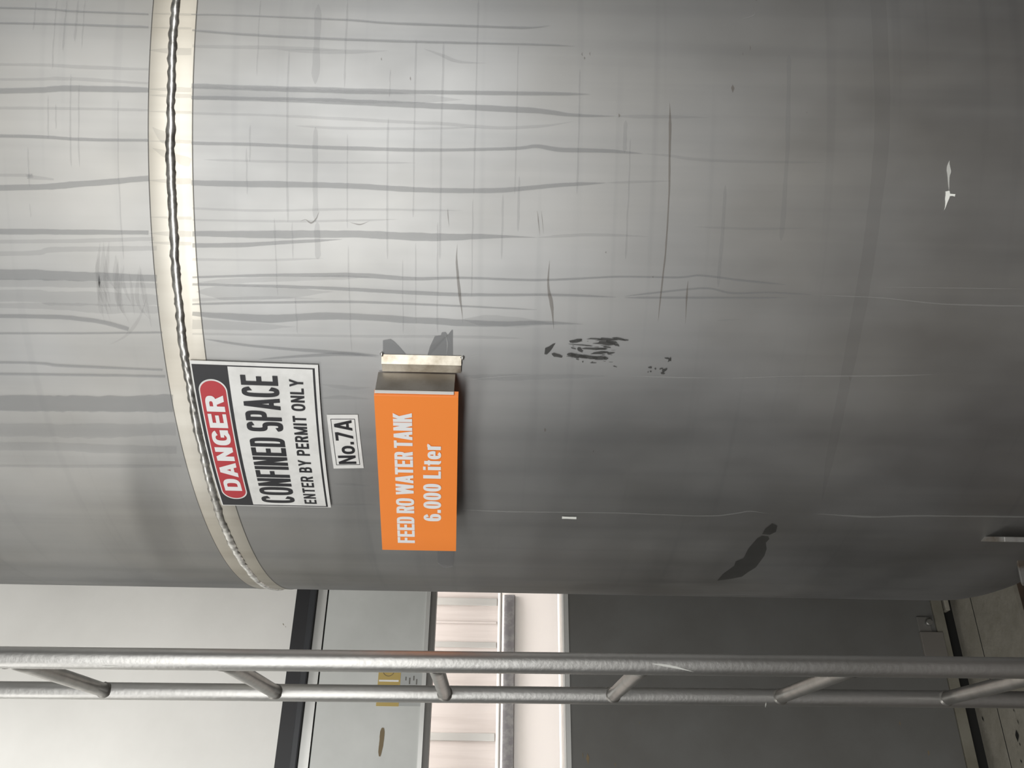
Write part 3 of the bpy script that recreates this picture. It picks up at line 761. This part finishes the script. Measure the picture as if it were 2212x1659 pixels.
# number sticker
pn, nw, nh, q = quad_map((721, 1011), (706, 895), (773, 895), (786, 1010))
ns = sheet('number_sticker', (0, 1, 0, 1), pn, 0.0012, M['sheet_white'], None, 8, 0.0004)
tag(ns, 'small white sticker reading No.7A beside the danger sticker', 'sticker')
for bx_ in ((.07, .93, .105, .125), (.07, .93, .875, .895), (.07, .08, .105, .895), (.92, .93, .105, .895)):
    sheet('border', bx_, pn, 0.0014, M['ink_black'], ns, 8, 0.0001, 1)
put_text('lettering', 'No.7A', (0.09, 0.91, 0.22, 0.80), pn, 0.0015, M['ink_black'], ns, 0.66, 0.19, 0.16, 2.3, 0.10)

# ------------------------------------------------------------------ orange name plate on its bent bracket
H_ = 0.120
Yr = 1.252; dr = ray(899, 857); pr = CAM + dr * (Yr / dr.dot(FW))
Yl = 1.432; dl = ray(905, 1189); pl_ = CAM + dl * (Yl / dl.dot(FW))
zc = 0.5 * (pr.z + pl_.z) 
def corner(px, py, Y):
    d = ray(px, py); return CAM + d * (Y / d.dot(FW))
c_tr, c_br, c_tl, c_bl = corner(808, 858, Yr), corner(990, 853, Yr), corner(826, 1188, Yl), corner(985, 1190, Yl)
zt = (c_tr.z + c_tl.z) / 2; zb = (c_br.z + c_bl.z) / 2
print('plate z', c_tr.z - EYE, c_tl.z - EYE, c_br.z - EYE, c_bl.z - EYE, 'w', (pr - pl_).length)
ct = Vector((pr.x, pr.y, 0)); cl = Vector((pl_.x, pl_.y, 0)); ed = (ct - cl).normalized(); en = Vector((ed.y, -ed.x, 0))
PWID = (ct - cl).length
def pp(s, t, off):
    p = cl + ed * (s * PWID) + en * off
    # slight skew of the plate as mounted
    za = c_bl.z * (1 - s) + c_br.z * s; zb_ = c_tl.z * (1 - s) + c_tr.z * s
    return Vector((p.x, p.y, za * (1 - t) + zb_ * t))
plate = sheet('name_plate', (0, 1, 0, 1), pp, 0.0, M['orange'], None, 4, 0.0012, 2)
tag(plate, 'orange plate reading FEED RO WATER TANK on a bent metal bracket', 'sign')
put_text('lettering', 'FEED RO WATER TANK', (0.055, 0.905, 0.555, 0.785), pp, 0.0004, M['white_ink'], plate, 0.46, 0.185, 0.155, 2.8, 0.028, 0.20)
put_text('lettering', '6.000 Liter', (0.215, 0.722, 0.205, 0.430), pp, 0.0004, M['white_ink'], plate, 0.47, 0.19, 0.14, 2.4, 0.06, 0.24)
# bracket: back plate, returned side and welded flange at the right end, hidden return at the left end
def strip(name, prof, t0, t1, m, parent, thick=0.0014):
    """folded sheet: prof = list of points (x, y) in plan, extruded in height"""
    V = []; Fc = []; n = len(prof)
    nrm = []
    for i in range(n):
        a = prof[max(0, i - 1)]; b = prof[min(n - 1, i + 1)]; d = (b - a).normalized(); nrm.append(Vector((d.y, -d.x, 0)))
    for lay in (0, thick):
        for (p, nn) in zip(prof, nrm):
            for z in (t0, t1):
                v = p - nn * lay; V.append((v.x, v.y, z))
    A = 2 * n
    for i in range(n - 1):
        a = 2 * i
        Fc += [(a, a + 2, a + 3, a + 1), (A + a, A + a + 1, A + a + 3, A + a + 2), (a, A + a, A + a + 2, a + 2), (a + 1, a + 3, A + a + 3, A + a + 1)]
    Fc += [(0, 1, A + 1, A), (2 * n - 2, A + 2 * n - 2, A + 2 * n - 1, 2 * n - 1)]
    return mesh(name, V, Fc, m, parent)
zt = min(c_tr.z, c_tl.z) - 0.001; zb = max(c_br.z, c_bl.z) + 0.001
e0 = ct - en * 0.002 - ed * 0.001
th_a = tank_tz(905, 803)[0]; th_b = tank_tz(905, 784)[0]; th_c = tank_tz(905, 766)[0]
fa = tank_pt(th_a, 0, 0.004); fb = tank_pt(th_b, 0, 0.006); fc = tank_pt(th_c, 0, 0.002)
fa, fb, fc = [Vector((v.x, v.y, 0)) for v in (fa, fb, fc)]
zt2 = (on_tank(826, 785, .004).z); zb2 = (on_tank(996, 785, .004).z)
print('bracket z', zt2 - EYE, zb2 - EYE)
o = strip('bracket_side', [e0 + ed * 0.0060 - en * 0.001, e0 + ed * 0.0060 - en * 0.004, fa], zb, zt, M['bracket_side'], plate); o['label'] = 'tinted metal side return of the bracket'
o = mesh('folded_edge', [pp(1, 0, 0), pp(1, 1, 0), pp(1, 1, -0.008) + ed * 0.0048, pp(1, 0, -0.008) + ed * 0.0048], [(0, 3, 2, 1)], M['orange'], plate)  # tilted orange strip added to stand for the shadow beside the lip
strip('bracket_edge', [e0 + en * 0.001 + ed * 0.0062, e0 - en * 0.0035 + ed * 0.0072], zb, zt, M['sill'], plate)  # white colour paints the highlight along the bare sheet edge
e0 = e0 + ed * 0.006
strip('bracket_flange', [fa + ed * 0.0015, fb, fb + (fc - fb) * 0.12], zb2, zt2, M['bracket'], plate)
strip('bracket_flange', [fb + (fc - fb) * 0.05 + en * 0.0012, fc], zb2 - .0005, zt2 + .0005, M['bracket'], plate)
lth = math.atan2(cl.y - TC.y, cl.x - TC.x)
lf = tank_pt(lth + 0.02, 0, 0.001); lf = Vector((lf.x, lf.y, 0))
strip('bracket_side', [lf, cl - en * 0.003 + ed * 0.012, cl - en * 0.003 + ed * 0.06], zb + .002, zt - .002, M['bracket'], plate)
# weld tacks at the flange corners
for px, py in ((825, 764), (999, 772)):
    c = on_tank(px, py, 0.002); bm = bmesh.new()
    bmesh.ops.create_icosphere(bm, subdivisions=2, radius=0.0028)
    for v in bm.verts: v.co = Vector((v.co.x * 1.3, v.co.y, v.co.z * (1 + 0.3 * math.sin(v.co.x * 2000)))) + c
    from_bm('weld_tack', bm, M['bead'], plate, True)

# ------------------------------------------------------------------ ladder in front of the wall
LT = -0.0056
lx1, ly1, lx2, ly2 = -0.3982, 1.2577, -0.5645, 1.5985
def lp(x, y, z): return Vector((x + LT * (z - EYE), y, z))
lad = empty('ladder', ((lx1 + lx2) / 2, (ly1 + ly2) / 2, 0)); tag(lad, 'stainless tube ladder standing upright beside the tank', 'ladder')
def lpart(o):
    o.parent = lad; o.matrix_parent_inverse = Matrix.Translation(lad.location).inverted(); return o
RR = 0.0150
r1 = lpart(tube('rail', lp(lx1, ly1, 0), lp(lx1, ly1, 3.3), RR, M['pipe'], None, 48, True, 40, 0.004))
r2 = lpart(tube('rail', lp(lx2, ly2, 0), lp(lx2, ly2, 3.3), RR, M['pipe'], None, 48, True, 40, 0.004))
for k in range(-7, 5):
    z = EYE + 0.3812 - k * 0.3041
    if z < 0.1 or z > 3.2: continue
    a, b = lp(lx1, ly1, z), lp(lx2, ly2, z); d = (b - a).normalized()
    rg = lpart(tube('rung', a + d * 0.009, b - d * 0.009, 0.0118, M['rung'], None, 28, True, 6, 0.01))
    for e, dd in ((a + d * 0.0148, d), (b - d * 0.0148, -d)):
        # weld fillet at each joint
        bm = bmesh.new(); sg = 24; u = Vector((0, 0, 1)); v = dd.cross(u)
        rings = []
        for j, (rr, al) in enumerate(((0.0142, -0.002), (0.0132, 0.0012), (0.0119, 0.0032))):
            rings.append([bm.verts.new(e + dd * al + (u * math.cos(2 * math.pi * i / sg) + v * math.sin(2 * math.pi * i / sg)) * rr * (1 + 0.03 * random.uniform(-1, 1))) for i in range(sg)])
        for j in range(2):
            for i in range(sg): bm.faces.new((rings[j][i], rings[j][(i + 1) % sg], rings[j + 1][(i + 1) % sg], rings[j + 1][i]))
        fo = from_bm('weld_fillet', bm, M['rung'], None, True)
        fo.parent = rg
# scratch and drip on the rails
def on_rail(x, y):
    def f(px, py, off):
        z = EYE
        for _ in range(4):
            c = lp(x, y, z); p = on_cyl(px, py, (c.x, c.y), RR + off); z = p.z
        return p
    return f
sr = Ribbons(0.0004); sr.add([(1408,1434,5),(1440,1438,5),(1470,1444,4),(1500,1452,1.5)], on_rail(lx1, ly1), 4, .1)
lpart(sr.build('scratch', M['paint_thin'], None))
sr = Ribbons(0.0004); sr.add([(1655,1517,3),(1654,1523,6),(1653,1529,3)], on_rail(lx2, ly2), 2, .1)
lpart(sr.build('paint_drip', M['paint_thin'], None)); sr = Ribbons(0.0004); sr.add([(218,1438,3),(235,1440,5),(255,1438,3)], on_rail(lx1, ly1), 3, .1)
lpart(sr.build('paint_drip', M['paint_thin'], None))

# ------------------------------------------------------------------ small things on the wall
def on_wall(px, py, out=0.0):
    s, z = wall_sz(px, py, WD - out); p = WN * (WD - out) + WS * s
    return Vector((p.x, p.y, z))
def wall_rect(name, pxa, pxb, out0, out1, m, parent=None, bevel=0.0):
    (s0, z0), (s1, z1) = wall_sz(*pxa), wall_sz(*pxb)
    return wall_box(name, min(s0, s1), max(s0, s1), min(z0, z1), max(z0, z1), out0, out1, m, parent, bevel)
yl = wall_rect('yellow_label', (819, 1440), (861, 1526), 0.0, 0.0012, M['yellow']); tag(yl, 'yellow warning label on the grey wall panel behind the ladder', 'label')
wall_rect('white_stripe', (819, 1468.5), (861, 1473), 0.0012, 0.0016, M['sheet_white'], None).parent = yl
cs, cz = wall_sz(840, 1448); V = []; Fc = []
for i in range(40):
    a = 2 * math.pi * i / 40
    for r in (0.0165, 0.0185): V.append(wall_pt(cs + r * math.cos(a), cz + r * math.sin(a), 0.0017))
for i in range(40): j = (i + 1) % 40; Fc.append((2 * i, 2 * j, 2 * j + 1, 2 * i + 1))
mesh('ring_symbol', V, Fc, M['rust'], yl)
gl = wall_rect('grey_label', (868, 1440), (908, 1526), 0.0, 0.0010, M['grey_label']); tag(gl, 'small grey label next to the yellow warning label', 'label')
for k, (px, py, l) in enumerate(((876, 1462, 8), (884, 1464, 14), (893, 1460, 10), (899, 1467, 12))):
    wall_rect('print_line', (px, py), (px + 2, py + l), 0.0010, 0.0014, M['trim_dark'], gl)
rb = Ribbons(0.0008)
def Wp(x, y, off): return on_wall(x, y, off)
rb.add([(827,1572,4),(826,1580,9),(824,1605,9),(821,1625,7),(820,1634,3)], Wp, 4, .06, (0, 0))
o = rb.build('rust_mark', M['rust'], None); wpart(o)
rb = Ribbons(0.0007)
for x, y, a, b in ((611,1349,5,5),(616,1354,3,3),(1381,1562,5,6),(1328,1652,10,7),(1269,1640,7,26),(1258,1632,3,14),(1943,1563,10,10),(2005,1627,8,14),(1524,1563,3,3)):
    rb.add([(x, y - b / 2, a * .6), (x + 1, y, a), (x + 2, y + b / 2, a * .4)], Wp, 2, .2)
o = rb.build('dark_specks', M['rust'], None); tag(o, kind='stuff'); wpart(o)

# foot bracket at the wall base
fb_ = empty('foot_bracket', on_wall(2015, 1370)); tag(fb_, 'small dull metal bracket with a bolt at the wall base beside the tank', 'bracket')
def fpart(o):
    o.parent = fb_; o.matrix_parent_inverse = Matrix.Translation(fb_.location).inverted(); return o
fpart(wall_rect('base_plate', (1984, 1366), (2050, 1440), 0.0, 0.012, M['foot'], bevel=0.002))
fpart(wall_rect('upper_plate', (1978, 1333), (2012, 1366), 0.0, 0.006, M['trim_dark'], bevel=0.002))
p = on_wall(2002, 1347, 0.0); fpart(tube('bolt', p, p - WN * 0.022, 0.010, M['pipe'], None, 6))
pb = wall_rect('pale_block', (2036, 1294), (2052, 1319), -0.03, 0.005, M['kerb'], bevel=0.003); tag(pb, 'small pale block at the wall foot where the tank edge meets it', 'block')
# dark chips on the slab
ch = Ribbons(0.0)
def Fp(x, y, off): return on_floor(x, y, 0.0016 + off)
for x, y, a, b in ((2197,1590,14,26),(2203,1608,6,8),(2199,1560,5,12),(2190,1535,6,8),(2206,1645,7,9),(2123,1553,10,12)):
    ch.add([(x - 2, y - b / 2, a * .5), (x, y, a), (x + 2, y + b / 2, a * .5)], Fp, 3, .2)
o = ch.build('dark_chips', M['void'], None); tag(o, 'dark chips in the slab', kind='stuff'); bbpart(o, sl)
